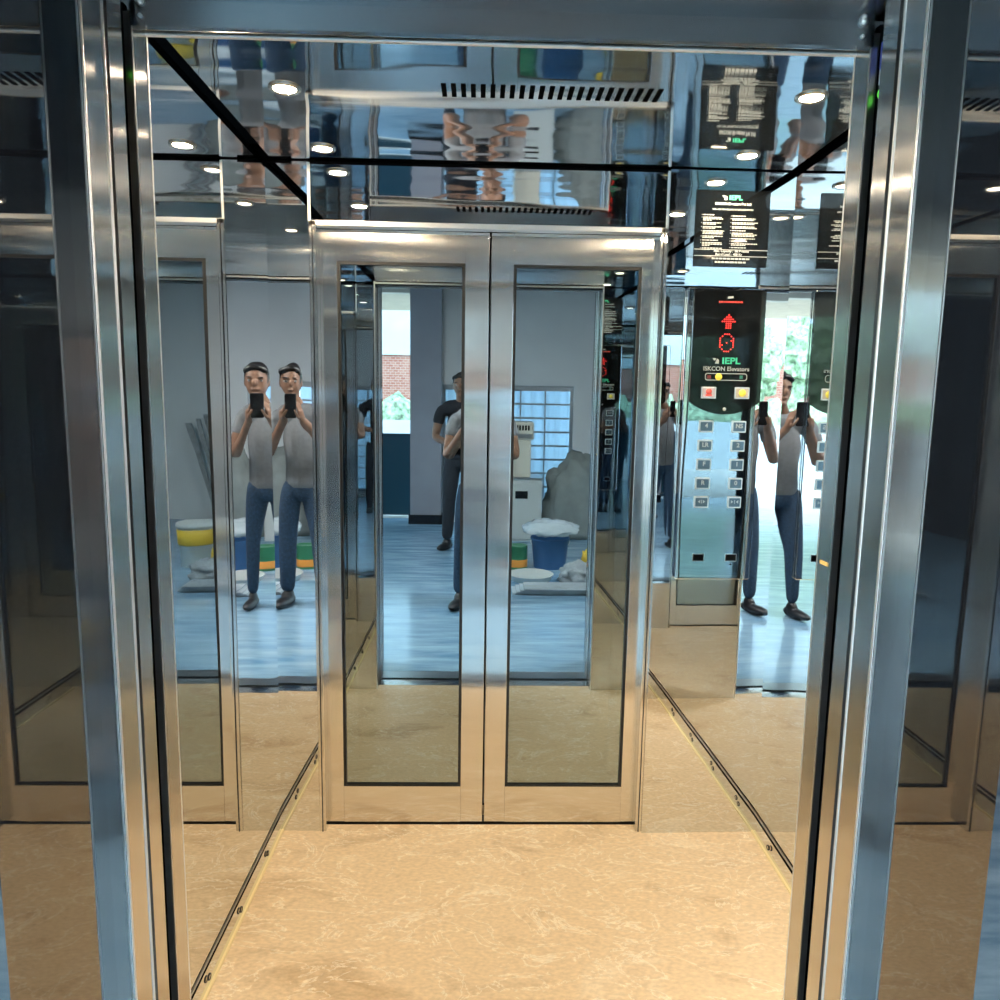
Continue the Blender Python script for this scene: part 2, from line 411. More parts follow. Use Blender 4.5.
# landing doors behind the glass
def landing(name, label, x0, x1):
    root = thing(name, label, 'door', ((x0 + x1) / 2, 2.50, 0), kind='structure')
    w = .075
    for a, b_ in ((x0, x0 + w), (x1 - w, x1)): MB().box(a, b_, 2.47, 2.495, .03, 1.98).build('stile', M['trim_metal'], root)
    MB().box(x0 + w, x1 - w, 2.47, 2.495, .03, .165).build('bottom_rail', M['trim_metal'], root)
    MB().box(x0 + w, x1 - w, 2.47, 2.495, 1.86, 1.98).build('top_rail', M['trim_metal'], root)
    MB().box(x0 + w, x1 - w, 2.482, 2.488, .165, 1.86).build('dark_pane', M['acrylic'], root)
landing('door_3', 'left landing door dimly seen through the tinted lift door glass', -.50, .018)
landing('door_4', 'right landing door dimly seen through the tinted lift door glass', .024, .54)
o = MB().box(-.9, 1.0, 2.51, 2.55, -.1, 2.3).box(-.9, -.7, 2.40, 2.51, -.1, 2.3).box(.99, 1.1, 2.40, 2.51, -.1, 2.3).box(-.9, 1.1, 2.40, 2.51, 2.05, 2.3).build('wall_shaft', M['black']); struct(o, 'black shaft wall behind the lift doors', 'wall')

# front returns (inside face, seen in the mirrors) and header
o = MB().box(XL - .02, -.515, 1.165, YF, 0, HT + .05).build('wall_front_left', M['mirror_flat']); struct(o, 'steel front return of the lift car left of the entrance', 'wall')
o = MB().box(.574, XR + .02, 1.165, YF, 0, HT + .05).build('wall_front_right', M['mirror_flat']); struct(o, 'steel front return of the lift car right of the entrance', 'wall')
o = MB().box(-.515, .574, 1.165, YF, 2.018, HT + .05).build('wall_front_top', M['brushed']); struct(o, 'dark steel header of the lift car over the entrance', 'wall')

# ------------------------------------------------------------------ entrance frame
def jamb(sgn, x, name, label):
    root = thing(name, label, 'door frame', (x, 1.08, 0), kind='structure')
    def bx(d0, d1, y0, y1, z0=0, z1=2.03):      # d measured outward from the opening edge
        a, b_ = x + sgn * d0, x + sgn * d1
        return MB().box(min(a, b_), max(a, b_), y0, y1, z0, z1)
    bx(0, .012, 1.158, 1.203, 0, 2.016).build('car_jamb', M['jamb'], root)
    MB().cyl((x + sgn * .003, 1.2055, 0), .0036, 0, 2.016, 'z', 16).build('inner_edge', M['edge'], root)
    bx(-.0004, .011, 1.154, 1.1585, 0, 2.016).build('outer_edge', M['trim_metal'], root)
    bx(0, .012, 1.083, 1.123).build('jamb_liner', M['jamb'], root)
    MB().cyl((x + sgn * .0015, 1.0693, 0), .0034, 0, 2.03, 'z', 16).build('bright_bead', M['edge'], root)
    bx(.003, .012, 1.0725, 1.083).build('groove', M['dark_metal'], root)
    bx(0, .012, 1.018, 1.066).build('jamb_liner', M['jamb'], root)
    MB().cyl((x + sgn * .0025, 1.0135, 0), .0038, 0, 2.03, 'z', 16).build('bright_edge', M['edge'], root)
    bx(.0002, .034, 1.010, 1.0125).build('face', M['brushed'], root)
    bx(.05, .07, 1.10, 1.18).build('slot_back', M['black'], root)
    bx(.012, .05, 1.10, 1.123).build('slot_side', M['black'], root)
    bx(.012, .05, 1.158, 1.165).build('slot_side', M['black'], root)
    return root
jamb(-1, -.513, 'trim_6', 'left steel entrance jamb of the lift with black door slot')
jamb(1, .571, 'trim_7', 'right steel entrance jamb of the lift with black door slot')
# header: car door header face above the opening
root = thing('trim_8', 'steel header panel above the lift entrance, dark reflection in its colour, bright lower edge', 'header', (0, 1.15, 2.0), kind='structure')
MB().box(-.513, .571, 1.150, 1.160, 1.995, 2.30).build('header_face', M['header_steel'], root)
MB().box(-.513, .571, 1.160, 1.199, 2.0125, 2.02).build('header_slot', M['black'], root)
MB().cyl((.029, 1.203, 2.0085), .0046, -.542, .542, 'x', 16).build('bright_lower_edge', M['edge'], root)
for x in (-.497, .553):
    MB().lathe((x, 1.150, 2.028), [(.006, 0), (.006, -.004), (.003, -.007)], 16, 'y').lathe((x, 1.150, 2.008), [(.003, 0), (.003, -.003), (.001, -.004)], 12, 'y').build('bolt', M['edge'], root)
o = MB().box(-.62, .66, 1.01, 1.15, 2.03, 2.06).build('trim_9', M['jamb']); struct(o, 'steel soffit of the entrance frame high above the threshold', 'trim')
# light curtain strips in the door slots
def curtain_strip(x, label, kids):
    root = thing('light_curtain', label, 'door sensor', (x, 1.14, 0), 'door edge light curtains')
    MB().box(x - .007, x + .007, 1.132, 1.150, 0.0, 2.0).build('sensor_bar', M['black'], root, .002)
    return root
sr_ = curtain_strip(.590, 'black light curtain strip with blue label in the right door slot', 1)
MB().box(.5815, .5832, 1.131, 1.148, 1.963, 2.0).build('blue_label', M['blue_label'], sr_)
MB().box(.5815, .5832, 1.131, 1.147, 1.941, 1.962).build('white_label', M['white_print'], sr_)
MB().lathe((.5815, 1.139, 1.927), [(.0001, -.002), (.006, -.0015), (.0085, .001)], 16, 'x').build('green_indicator', M['green_dot'], sr_)
sl_ = curtain_strip(-.532, 'black light curtain strip in the left door slot', 0)
MB().lathe((-.5235, 1.139, 1.935), [(.0001, .0016), (.003, .001), (.004, -.001)], 14, 'x').build('green_indicator', M['green_dot'], sl_)
o = MB().box(.5695, .571, 1.166, 1.192, 1.207, 1.213).build('sticker', M['orange_mark']); tag(o, 'small orange sticker on the right lift entrance jamb', 'sticker')
# sills
o = MB().box(-.60, .66, 1.085, 1.155, -.03, .001).build('trim_10', M['brushed']); struct(o, 'steel car sill at the lift entrance', 'sill')
o = MB().box(-.60, .66, 1.055, 1.085, -.05, -.02).build('trim_11', M['black']); struct(o, 'black gap between car sill and landing sill', 'sill')
o = MB().box(-.60, .66, .96, 1.055, -.03, .001).build('trim_12', M['trim_metal']); struct(o, 'grooved landing sill in front of the lift', 'sill')
# granite reveals
GF = .778
o = MB().box(-.80, -.538, GF, 1.012, 0, 3.0).build('wall_reveal_left', M['granite']); struct(o, 'polished black granite reveal left of the lift entrance', 'wall')
o = MB().box(.599, .86, GF, 1.012, 0, 3.0).build('wall_reveal_right', M['granite']); struct(o, 'polished black granite reveal right of the lift entrance', 'wall')
o = MB().box(-.538, .599, GF, 1.012, 2.12, 3.0).build('wall_reveal_top', M['granite']); struct(o, 'black granite lintel over the lift entrance', 'wall')

# ------------------------------------------------------------------ ceiling lights and vent
def downlight(x, y, label):
    root = thing('recessed_downlight', label, 'downlight', (x, y, HT), 'lift ceiling downlights')
    MB().lathe((x, y, HT), [(.026, .004), (.037, .002), (.037, -.003), (.030, -.006), (.025, -.001)], 32).build('trim_ring', M['ring'], root)
    MB().lathe((x, y, HT), [(.0252, .004), (.0252, -.002), (.016, -.0045), (.001, -.0055)], 28).build('lens', M['lens'], root)
    return root
d0 = downlight(-.466, 1.826, 'round warm downlight at the left of the lift ceiling, nearer the entrance')
dup(d0, (0, .41, 0), 'round warm downlight at the left of the lift ceiling, nearer the rear doors')
dup(d0, (1.222, -.03, 0), 'round warm downlight at the right of the lift ceiling, nearer the entrance')
dup(d0, (1.220, .38, 0), 'round warm downlight at the right of the lift ceiling, nearer the rear doors')
dup(d0, (0, -.41, 0), 'round warm downlight left in the lift ceiling just behind the entrance header')
dup(d0, (1.222, -.44, 0), 'round warm downlight right in the lift ceiling just behind the entrance header')
root = thing('ceiling_vent', 'long row of black slanted ventilation slots in the lift ceiling', 'vent', (.155, 1.81, HT))
for k in range(23):
    x = -.097 + k * .0226
    MB().prism([(x - .0052, 1.777), (x + .0062, 1.777), (x + .0062, 1.848), (x - .0052, 1.848)], HT - .0012, HT + .002).build('slot', M['black'], root)

# ------------------------------------------------------------------ text on the return panel
def text_mesh(body, size, u, v, w, parent, name, mt, align='CENTER', bold=0.0, sx=1.0, MT=None):
    cu = bpy.data.curves.new(name, 'FONT'); cu.body = body; cu.size = size; cu.align_x = align; cu.align_y = 'CENTER'
    cu.offset = bold; cu.extrude = .0002
    tmp = link(bpy.data.objects.new(name, cu))
    dg = bpy.context.evaluated_depsgraph_get(); dg.update()
    me = bpy.data.meshes.new_from_object(tmp.evaluated_get(dg)); bpy.data.objects.remove(tmp); bpy.data.curves.remove(cu)
    me.transform(Matrix.Scale(sx, 4, (1, 0, 0))); me.transform((MT or RET) @ Matrix.Translation((u, v, w)))
    me.materials.clear(); me.materials.append(mt); me.name = name
    o = link(bpy.data.objects.new(name, me)); attach(o, parent); return o

# notice plate
nr = thing('notice_plate', 'black square notice plate with white rules text above the control panel', 'notice', RET @ Vector((.166, 1.89, 0)))
MB(RET).box(.0515, .282, 1.890, 2.116, .0005, .005).build('plate', M['acrylic'], nr, .001)
def logo(u, v, s, w, parent):
    b = MB(RET)
    b.prism([(u - .6 * s, v + .5 * s), (u + .05 * s, v + .5 * s), (u - .05 * s, v + .1 * s), (u - .35 * s, v + .1 * s)], w, w + .0003)
    b.prism([(u - .15 * s, v - .5 * s), (u + .6 * s, v - .5 * s), (u + .6 * s, v + .15 * s), (u + .25 * s, v + .45 * s)], w, w + .0003)
    return b.build('logo', M['white_print'], parent)
logo(.139, 2.094, .013, .0051, nr)
text_mesh('IEPL', .019, .173, 2.094, .0052, nr, 'heading', M['green_print'], bold=.0004, sx=1.25)
text_mesh('ISKCON Elevators Pvt Ltd', .0103, .166, 2.076, .0052, nr, 'company_line', M['white_print'], bold=.0003)
text_mesh('YOU ARE TRAVELLING IN SAFE ELEVATORS', .0066, .166, 2.0595, .0052, nr, 'welcome_line', M['white_print'], bold=.0001)
rnd = random.Random(3)
def lines(name, u0, wid, v0, v1, rows):
    b = MB(RET); k = 0; v = v0
    for n_ in rows:
        for j in range(n_):
            L = wid * (rnd.uniform(.82, 1) if j < n_ - 1 else rnd.uniform(.35, .95)); u = u0
            while u < u0 + L:
                wl = min(rnd.uniform(.004, .011), u0 + L - u)
                b.box(u, u + wl, v - .0013, v + .0013, .005, .0054); u += wl + .0016
            v -= .0042
        b.box(u0 - .005, u0 - .0033, v + .0042 * n_ - .001, v + .0042 * n_ + .001, .005, .0054)
        v -= .0034
    b.build(name, M['white_print'], nr)
lines('rule_lines', .075, .068, 2.043, 1.95, (1, 3, 2, 2, 3, 2, 1, 3, 2))
lines('rule_lines', .166, .082, 2.041, 1.95, (1, 2, 2, 2, 1, 3, 1, 1, 2, 1))
for v in (1.9405, 1.9215):
    MB(RET).box(.0515, .282, v - .0008, v + .0008, .005, .0054).build('rule_bar', M['white_print'], nr)
text_mesh('Max. Capacity :  06 Persons', .0098, .168, 1.9365, .0054, nr, 'capacity_line', M['white_print'], bold=.0003)
text_mesh('Rated Load :  408 Kg', .0098, .160, 1.9265, .0054, nr, 'load_line', M['white_print'], bold=.0003)
b = MB(RET)
for v, a, c in ((1.914, .108, .228), (1.9035, .118, .215)):
    u = a
    while u < c:
        wl = rnd.uniform(.006, .014); b.box(u, min(u + wl, c), v - .0024, v + .0024, .005, .0054); u += wl + .002
b.build('contact_lines', M['white_print'], nr)

# ------------------------------------------------------------------ car operating panel
cop = thing('control_panel', 'tall mirrored lift control panel with red floor display and square buttons', 'control panel', RET @ Vector((.16, .9, 0)))
def rrect(u0, u1, v0, v1, r, n=6):
    pts = []
    for cx, cy_, a0 in ((u1 - r, v1 - r, 0), (u0 + r, v1 - r, 90), (u0 + r, v0 + r, 180), (u1 - r, v0 + r, 270)):
        for k in range(n + 1):
            a = math.radians(a0 + 90 * k / n); pts.append((cx + r * math.cos(a), cy_ + r * math.sin(a)))
    return pts
MB(RET).prism(rrect(.036, .285, .899, 1.8245, .008), 0.0005, .016).build('face_plate', M['mirror_flat'], cop, .003, 3)
pts = [(.0555, 1.820), (.0555, 1.475)]
for k in range(1, 24):
    t = k / 24; u = .0555 + t * .2255
    pts.append((u, 1.475 - .040 * math.sin(PI * t) ** .8))
pts += [(.281, 1.475), (.281, 1.820)]
disp = MB(RET).prism(pts, .016, .0195).build('display_plate', M['acrylic'], cop)
# dot matrix arrow and digit
def dots(rows, u0, v0, du, dv, name):
    b = MB(RET)
    for i, row in enumerate(rows):
        for j, ch in enumerate(row):
            if ch == 'x': b.cyl((u0 + j * du, v0 - i * dv, 0), .0019, .0195, .0203, 'z', 10)
    return b.build(name, M['red_led'], disp)
dots(['...x...', '..xxx..', '.xxxxx.', 'xxxxxxx', '..xxx..', '..xxx..', '..xxx..'][0:7], .1475, 1.7425, .0066, .0066, 'led_arrow')
dots(['..xxx..', '.x...x.', 'x.....x', 'x....xx', 'x..x..x', 'xx....x', 'x.....x', '.x...x.', '..xxx..'], .1435, 1.684, .0070, .0066, 'led_digit')
logo(.133, 1.6015, .017, .0196, disp)
text_mesh('IEPL', .0275, .182, 1.6015, .0197, disp, 'brand_heading', M['green_print'], bold=.0008, sx=1.22)
text_mesh('ISKCON Elevators', .0185, .168, 1.577, .0197, disp, 'company_line', M['white_print'], bold=.0003, sx=1.04)
# small header mark: white bar over a red line of lettering
MB(RET).prism([(.160, 1.792), (.178, 1.794), (.178, 1.7995), (.162, 1.7985)], .0195, .0199).build('header_mark', M['white_print'], disp)
b = MB(RET); u = .133
while u < .208:
    wl = rnd.uniform(.004, .009); b.box(u, u + wl, 1.7795, 1.7845, .0195, .0198); u += wl + .0015
b.build('header_line', M['red_print'], disp)
# status window
iw = MB(RET)
A_, B_ = rrect(.101, .236, 1.541, 1.564, .008), rrect(.1035, .2335, 1.5435, 1.5615, .006)
n_ = len(A_)
iw.add([(p[0], p[1], .0201) for p in A_] + [(p[0], p[1], .0201) for p in B_], [(i, (i + 1) % n_, n_ + (i + 1) % n_, n_ + i) for i in range(n_)])
sw = iw.build('status_window', M['white_print'], disp)
MB(RET).box(.109, .121, 1.547, 1.557, .0196, .0200).build('overload_icon', plain('dim_red', (.2, .03, .03), .5), sw)
MB(RET).lathe((.145, 1.5525, 0), [(.011, .0196), (.011, .0202)], 20).build('phone_icon', M['yellow_lit'], sw)
MB(RET).box(.212, .222, 1.547, 1.558, .0196, .0200).build('green_icon', plain('dim_green', (.02, .14, .1), .5), sw)
# buttons
def button(u0, u1, v0, v1, face, name='button', w0=.016):
    bt = MB(RET).prism(rrect(u0, u1, v0, v1, .002, 2), w0, w0 + .004).build(name, M['edge'], cop, .0008)
    MB(RET).prism(rrect(u0 + .0045, u1 - .0045, v0 + .0045, v1 - .0045, .0015, 2), w0 + .004, w0 + .0052).build('button_face', face, bt)
    return bt
al = button(.091, .139, 1.484, 1.521, M['button_pink'], 'alarm_button', .0195)
MB(RET).lathe((.115, 1.506, .0247), [(.0095, 0), (.0095, .0004)], 18).box(.105, .125, 1.492, 1.4985, .0247, .0251).build('bell_icon', M['red_icon'], al)
ca = button(.198, .246, 1.4845, 1.5215, M['button_cream'], 'intercom_button', .0195)
b = MB(RET); b.lathe((.222, 1.503, .0247), [(.0115, 0), (.0115, .0004)], 18)
b.build('phone_icon', M['yellow_lit'], ca)
MB(RET).lathe((.169, 1.452, .0195), [(.0055, 0), (.0055, .002), (.003, .003), (.001, .003)], 18).build('key_switch', M['edge'], cop)
rows = [(1.3785, 1.4155, '4', 'NS'), (1.318, 1.3545, 'LR', '2'), (1.257, 1.294, 'F', '1'), (1.1965, 1.2335, 'R', '0'), (1.136, 1.173, '<|>', '>|<')]
for i, (v0, v1, a, c) in enumerate(rows):
    sh = -.0009 * i
    for u0, u1, t in ((.091 + sh, .138 + sh * .8, a), (.197, .243 - .0004 * i, c)):
        bt = button(u0, u1, v0, v1, M['button_blue'])
        cu_, cv = (u0 + u1) / 2, (v0 + v1) / 2 + .002
        if '|' in t:
            b = MB(RET); s = 1 if t[0] == '<' else -1
            for sg in (-1, 1):
                q = cu_ + sg * (.012 if s > 0 else .0045); e = cu_ + sg * (.0045 if s > 0 else .012)
                b.prism([(q, cv), (e, cv + .0055), (e, cv - .0055)], .0213, .0217)
            b.box(cu_ - .0009, cu_ + .0009, cv - .006, cv + .006, .0213, .0217)
            b.build('arrow_symbol', M['white_print'], bt)
        else:
            text_mesh(t, .019, cu_, cv, .0214, bt, 'numeral', M['white_print'], bold=.0006)
for u0, u1 in ((.0945, .129), (.202, .236)):
    s_ = MB(RET).box(u0 - .002, u1 + .002, .960, .985, .016, .0168).build('slot_frame', M['trim_metal'], cop)
    MB(RET).box(u0, u1, .962, .983, .0168, .0172).build('slot', M['black'], s_)
MB(RET).prism([(.213, .948), (.225, .948), (.2195, .9515), (.2195, .955), (.2185, .955), (.2185, .9515)], .016, .0164).build('lamp_symbol', M['black'], cop)

# ------------------------------------------------------------------ lobby behind the camera
LX0, LX1, LY0, LH = -4.3, 2.8, -3.95, 3.0
o = MB().box(LX0, LX1, LY0 - .25, .96, -.03, 0).build('floor_lobby', M['lobby_floor']); struct(o, 'polished grey stone floor of the lobby reflected in the lift', 'floor')
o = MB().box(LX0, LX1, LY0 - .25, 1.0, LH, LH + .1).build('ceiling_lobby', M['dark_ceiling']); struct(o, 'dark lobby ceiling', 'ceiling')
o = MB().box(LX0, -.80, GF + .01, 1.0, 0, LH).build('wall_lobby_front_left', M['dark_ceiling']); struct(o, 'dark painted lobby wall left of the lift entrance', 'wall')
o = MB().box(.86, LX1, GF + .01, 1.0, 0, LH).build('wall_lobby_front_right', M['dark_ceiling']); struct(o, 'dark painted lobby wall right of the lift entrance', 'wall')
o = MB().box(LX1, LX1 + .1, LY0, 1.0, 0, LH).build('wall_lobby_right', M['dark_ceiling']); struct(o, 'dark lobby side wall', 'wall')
b = MB(); b.box(-.47, LX1, LY0 - .15, LY0, 1.64, LH); b.box(1.09, LX1, LY0 - .15, LY0, 0, 1.64); b.box(-.47, 1.09, LY0 - .15, LY0, 0, .08)
o = b.build('wall_lobby_back', M['white_wall']); struct(o, 'white lobby back wall around the grille window', 'wall')
b = MB(); b.box(LX0, -.47, LY0 - .15, LY0, 2.68, LH); b.box(LX0, -3.3, LY0 - .15, LY0, 0, 2.68)
o = b.build('wall_lobby_lintel', M['cream_wall']); struct(o, 'cream wall and lintel around the open lobby doorway', 'wall')
b = MB(); b.box(-.83, -.47, LY0 - .15, LY0 + .16, 0, LH); o = b.build('wall_pillar', M['grey_wall']); struct(o, 'grey plastered pillar beside the open lobby doorway', 'pillar')
b = MB(); b.box(-.85, -.45, LY0 - .1, LY0 + .18, 0, .11); o = b.build('baseboard_pillar', M['skirt_dark']); struct(o, 'black stone base around the grey pillar', 'skirting')
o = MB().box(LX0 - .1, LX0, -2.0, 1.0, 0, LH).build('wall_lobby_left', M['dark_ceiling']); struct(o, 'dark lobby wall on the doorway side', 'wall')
o = MB().box(-1.32, -.86, LY0 - .6, LY0 - .5, 0, 1.03).build('low_wall', M['teal_wall']); tag(o, 'dark teal low wall in the doorway beside the grey pillar', 'low wall')
# grille window
root = thing('window_1', 'grille window with horizontal bars in the lobby back wall', 'window', (.31, LY0 - .07, .08), kind='structure')
b = MB(); b.box(-.47, -.43, LY0 - .09, LY0 - .04, .08, 1.64); b.box(1.05, 1.09, LY0 - .09, LY0 - .04, .08, 1.64); b.box(-.43, 1.05, LY0 - .09, LY0 - .04, 1.60, 1.64); b.box(-.43, 1.05, LY0 - .09, LY0 - .04, .08, .12)
b.build('window_frame', M['trim_metal'], root)
for k in range(9):
    z = .27 + k * .165
    MB().box(-.43, 1.05, LY0 - .078, LY0 - .055, z - .011, z + .011).build('bar', M['trim_metal'], root)
for k in range(4):
    x = -.13 + k * .295
    MB().box(x - .008, x + .008, LY0 - .085, LY0 - .07, .12, 1.6).build('mullion', M['trim_metal'], root)
b = MB(); n_ = 60
b.add([(-.45 + 1.52 * i / n_, LY0 - .20 + .018 * math.sin(i * 1.1) + .01 * math.sin(i * .43), z) for i in range(n_ + 1) for z in (.05, 1.66)],
      [(2 * i, 2 * i + 2, 2 * i + 3, 2 * i + 1) for i in range(n_)], True)
o = b.build('curtain', M['curtain']); sm = o.modifiers.new('solid', 'SOLIDIFY'); sm.thickness = .002
tag(o, 'pale blue curtain hanging outside the lobby grille window', 'curtain')

# added fill light panels at the lobby ceiling, out of view
def panel(x, y, label):
    r = thing('fill_panel', label, 'fill light', (x, y, LH), 'added lobby fill panels')
    MB().box(x - .32, x + .32, y - .32, y + .32, LH - .012, LH).build('frame', M['cabinet'], r)
    MB().box(x - .29, x + .29, y - .29, y + .29, LH - .016, LH - .0121).build('glow_face', M['fill_glow'], r)
    return r
p0 = panel(-1.4, .25, 'added unseen fill light panel at the lobby ceiling on the doorway side of the lift')
dup(p0, (3.1, 0, 0), 'added unseen fill light panel at the lobby ceiling on the side of the lift away from the doorway')

# ------------------------------------------------------------------ outdoors
o = MB().box(-40, 30, -40, LY0 - .25, -.12, -.03).build('ground', M['paving']); struct(o, 'pale paving outside the lobby', 'ground')
o = MB().box(-4.6, -.3, -6.4, LY0 - .15, 2.76, 2.95).build('canopy', M['soffit']); struct(o, 'beige plastered canopy over the lobby doorway', 'canopy')
o = MB().box(-14, 1.5, -9.6, -9.4, -.03, 1.05).build('low_wall', M['ext_white']); tag(o, 'pale rendered garden wall outside the doorway below the hedge', 'low wall')
def foliage(c, rx, ry, rz, seed, amp=.28, sub=4):
    bm = bmesh.new(); bmesh.ops.create_icosphere(bm, subdivisions=sub, radius=1)
    for v in bm.verts:
        d = v.co.normalized(); k = 1 + amp * noise.noise(d * 2.3 + Vector((seed, 0, 0))) + amp * .8 * noise.noise(d * 6.5 + Vector((0, seed, 0))) + amp * .6 * noise.noise(d * 15 + Vector((0, 0, seed)))
        v.co = Vector((c[0] + d.x * rx * k, c[1] + d.y * ry * k, c[2] + d.z * rz * k))
    mb = MB(); mb.bm.free(); mb.bm = bm; return mb
def tree(x, y, h, r, label, ml, seed):
    root = thing('tree', label, 'tree', (x, y, -.03), 'trees outside the doorway')
    MB().tube([(x, y, -.03), (x + .05, y, h * .3), (x, y + .05, h * .7)], [.13, .1, .06], 10).build('trunk', M['bark'], root)
    foliage((x, y, h * .72), r, r, h * .36, seed).build('crown', ml, root)
tree(-4.6, -12.1, 3.3, .95, 'pale green leafy tree behind the pale garden wall', M['leaf_pale'], 1.3)
tree(-9.6, -12.1, 3.4, 1.0, 'rounded mid green tree farthest along the pale garden wall', M['leaf'], 8.7)
root = thing('hedge', 'clipped green hedge behind the pale garden wall', 'hedge', (-4, -10, -.03))
for i in range(9):
    pass
hb = MB()
for i in range(15):
    m2 = foliage((-10 + i * .75, -10.25, .75), .55, .35, .82, i * 1.7, .2, 3); me = bpy.data.meshes.new('t'); m2.bm.to_mesh(me); m2.bm.free(); hb.bm.from_mesh(me); bpy.data.meshes.remove(me)
for f in hb.bm.faces: f.smooth = True
hb.build('foliage', M['leaf_pale'], root)
root = thing('building', 'pale building with red brick base course beyond the hedge', 'building', (-3, -14, -.03))
MB().box(-9, 3, -18, -14, 2.55, 6.5).build('upper_wall', M['ext_white'], root)
MB().box(-9, 3, -17.9, -14.05, -.03, 2.55).build('brick_base', M['brick'], root)
MB().box(-9.2, 3.2, -18.2, -13.8, 6.5, 6.7).build('roof', M['paving'], root)

# ------------------------------------------------------------------ materials stored in the lobby
def bucket(x, y, z, r, h, mt, label, lid=None, group=None, band=None):
    root = thing('bucket', label, 'bucket', (x, y, z), group)
    MB().lathe((x, y, z), [(r * .8, 0), (r * .82, .005), (r * .97, h * .93), (r * 1.03, h * .94), (r * 1.03, h), (r * .96, h), (r * .78, .02)], 32).build('body', mt, root)
    if lid: MB().lathe((x, y, z), [(r * 1.04, h - .02), (r * 1.06, h - .015), (r * 1.06, h + .008), (r * .95, h + .014), (r * .1, h + .014)], 32).build('lid', lid, root)
    if band: MB().lathe((x, y, z), [(r * .92, h * .52), (r * .975, h * .55), (r * 1.0, h * .88), (r * .95, h * .89)], 32).build('label_band', band, root)
    MB().tube([(x + r * 1.04 * math.cos(t), y + r * 1.04 * math.sin(t) * .4, z + h * .9 - .5 * r * math.sin(t)) for t in [PI * k / 12 for k in range(13)]], .003, 6).build('handle', M['trim_metal'], root)
    return root
bucket(.62, -1.6, 0, .17, .27, M['bucket_blue'], 'blue bucket wrapped in a clear plastic bag')
# clear plastic bag over it
bm = bmesh.new(); bmesh.ops.create_icosphere(bm, subdivisions=4, radius=1)
for v in bm.verts:
    d = v.co.copy(); k = 1 + .16 * noise.noise(d * 4) + .1 * noise.noise(d * 11)
    v.co = Vector((.62 + d.x * .25 * k, -1.6 + d.y * .24 * k, .338 + d.z * (.09 if d.z > 0 else .05) * k))
mb = MB(); mb.bm.free(); mb.bm = bm
for f in bm.faces: f.smooth = True
tag(mb.build('plastic_bag', M['plastic_sheet']), 'crumpled clear plastic bag lying over the blue bucket', 'plastic bag')
bucket(1.14, -1.55, 0, .15, .37, M['bucket_white'], 'white lidded paint bucket with a yellow band', M['bucket_white'], None, M['bucket_yellow'])
tin = thing('paint_tin', 'green paint tin with an orange band beside the plastic-wrapped bucket', 'paint tin', (.33, -1.55, 0))
MB().lathe((.33, -1.55, 0), [(.085, 0), (.088, .004), (.088, .2), (.09, .204), (.078, .206), (.07, .2)], 28).build('body', M['tin_green'], tin)
MB().lathe((.33, -1.55, 0), [(.0885, .02), (.0895, .025), (.0895, .08), (.0885, .085)], 28).build('band', M['tin_orange'], tin)
o = MB().lathe((.42, -1.12, 0), [(.15, 0), (.165, .01), (.185, .05), (.19, .052), (.18, .055), (.155, .015), (.01, .014)], 32).build('tray', M['bucket_white']); tag(o, 'round white plastic tray on the lobby floor in front of the paint tin', 'tray')
def heap(c, rx, ry, rz, seed, name, mt, label, cat, amp=.3):
    mb = foliage(c, rx, ry, rz, seed, amp, 4)
    for v in mb.bm.verts:
        if v.co.z < .002: v.co.z = .002
    for f in mb.bm.faces: f.smooth = True
    return tag(mb.build(name, mt), label, cat)
heap((.82, -1.06, .05), .17, .15, .11, 2.2, 'cloth', M['cloth_grey'], 'crumpled grey cloth heap on the lobby floor beside the white tray', 'cloth')
heap((.93, -1.40, .11), .05, .05, .09, 5.2, 'cloth', M['bucket_yellow'], 'yellow cloth bundle beside the plastic-wrapped bucket', 'cloth')
for i in range(4):
    o = MB().box(.25 + .03 * i, .95 - .02 * i, -.86 + .01 * i, -.64 + .012 * i, .014 * i, .014 * i + .012).build('board', M['board'], None, .002)
    tag(o, ('lowest', 'second lowest', 'second highest', 'topmost')[i] + ' of the pale boards stacked flat on the lobby floor', 'board', 'pale boards on the lobby floor')
cab = thing('metal_cabinet', 'pale grey metal cabinet with dark display below the grille window', 'cabinet', (.43, -3.0, 0))
MB().box(.27, .64, -3.2, -2.8, 0, .655).build('body', M['cabinet'], cab, .006)
MB().box(.285, .625, -2.802, -2.79, .02, .60).build('door', M['cabinet'], cab, .003)
MB().box(.36, .49, -2.79, -2.787, .45, .53).build('display', M['acrylic'], cab)
MB().box(.268, .642, -3.2, -2.785, .655, .67).build('top', M['trim_metal'], cab)
ap = thing('stabiliser', 'cream box appliance with black vent slots on top of the grey cabinet', 'appliance', (.40, -3.0, .67))
MB().box(.28, .52, -3.15, -2.85, .67, 1.06).build('lower_body', M['cream_plastic'], ap, .01)
MB().box(.26, .545, -3.16, -2.83, 1.06, 1.25).build('upper_body', M['cream_plastic'], ap, .02)
for k in range(7):
    MB().box(.30 + k * .03, .318 + k * .03, -2.832, -2.826, 1.16, 1.21).build('vent_slot', M['black'], ap)
MB().box(.30, .52, -2.832, -2.826, 1.08, 1.125).build('grey_panel', M['trim_metal'], ap)
heap((1.06, -3.1, .30), .38, .24, .58, 9.1, 'dust_sheet', M['sheet'], 'pale dust sheet over a tall heap below the grille window', 'dust sheet', .16)
for i in range(3):
    x = 1.62 + i * .07
    o = MB().prism([(x, 0), (x + .045, 0), (x + .30, 1.25 - .05 * i), (x + .255, 1.25 - .05 * i)], LY0 + .05 + .05 * i, LY0 + .08 + .05 * i, 'y').build('plank', M['timber'])
    tag(o, ('tallest', 'middle', 'shortest')[i] + ' of three grey planks leaning at the white lobby back wall', 'plank', 'leaning planks')

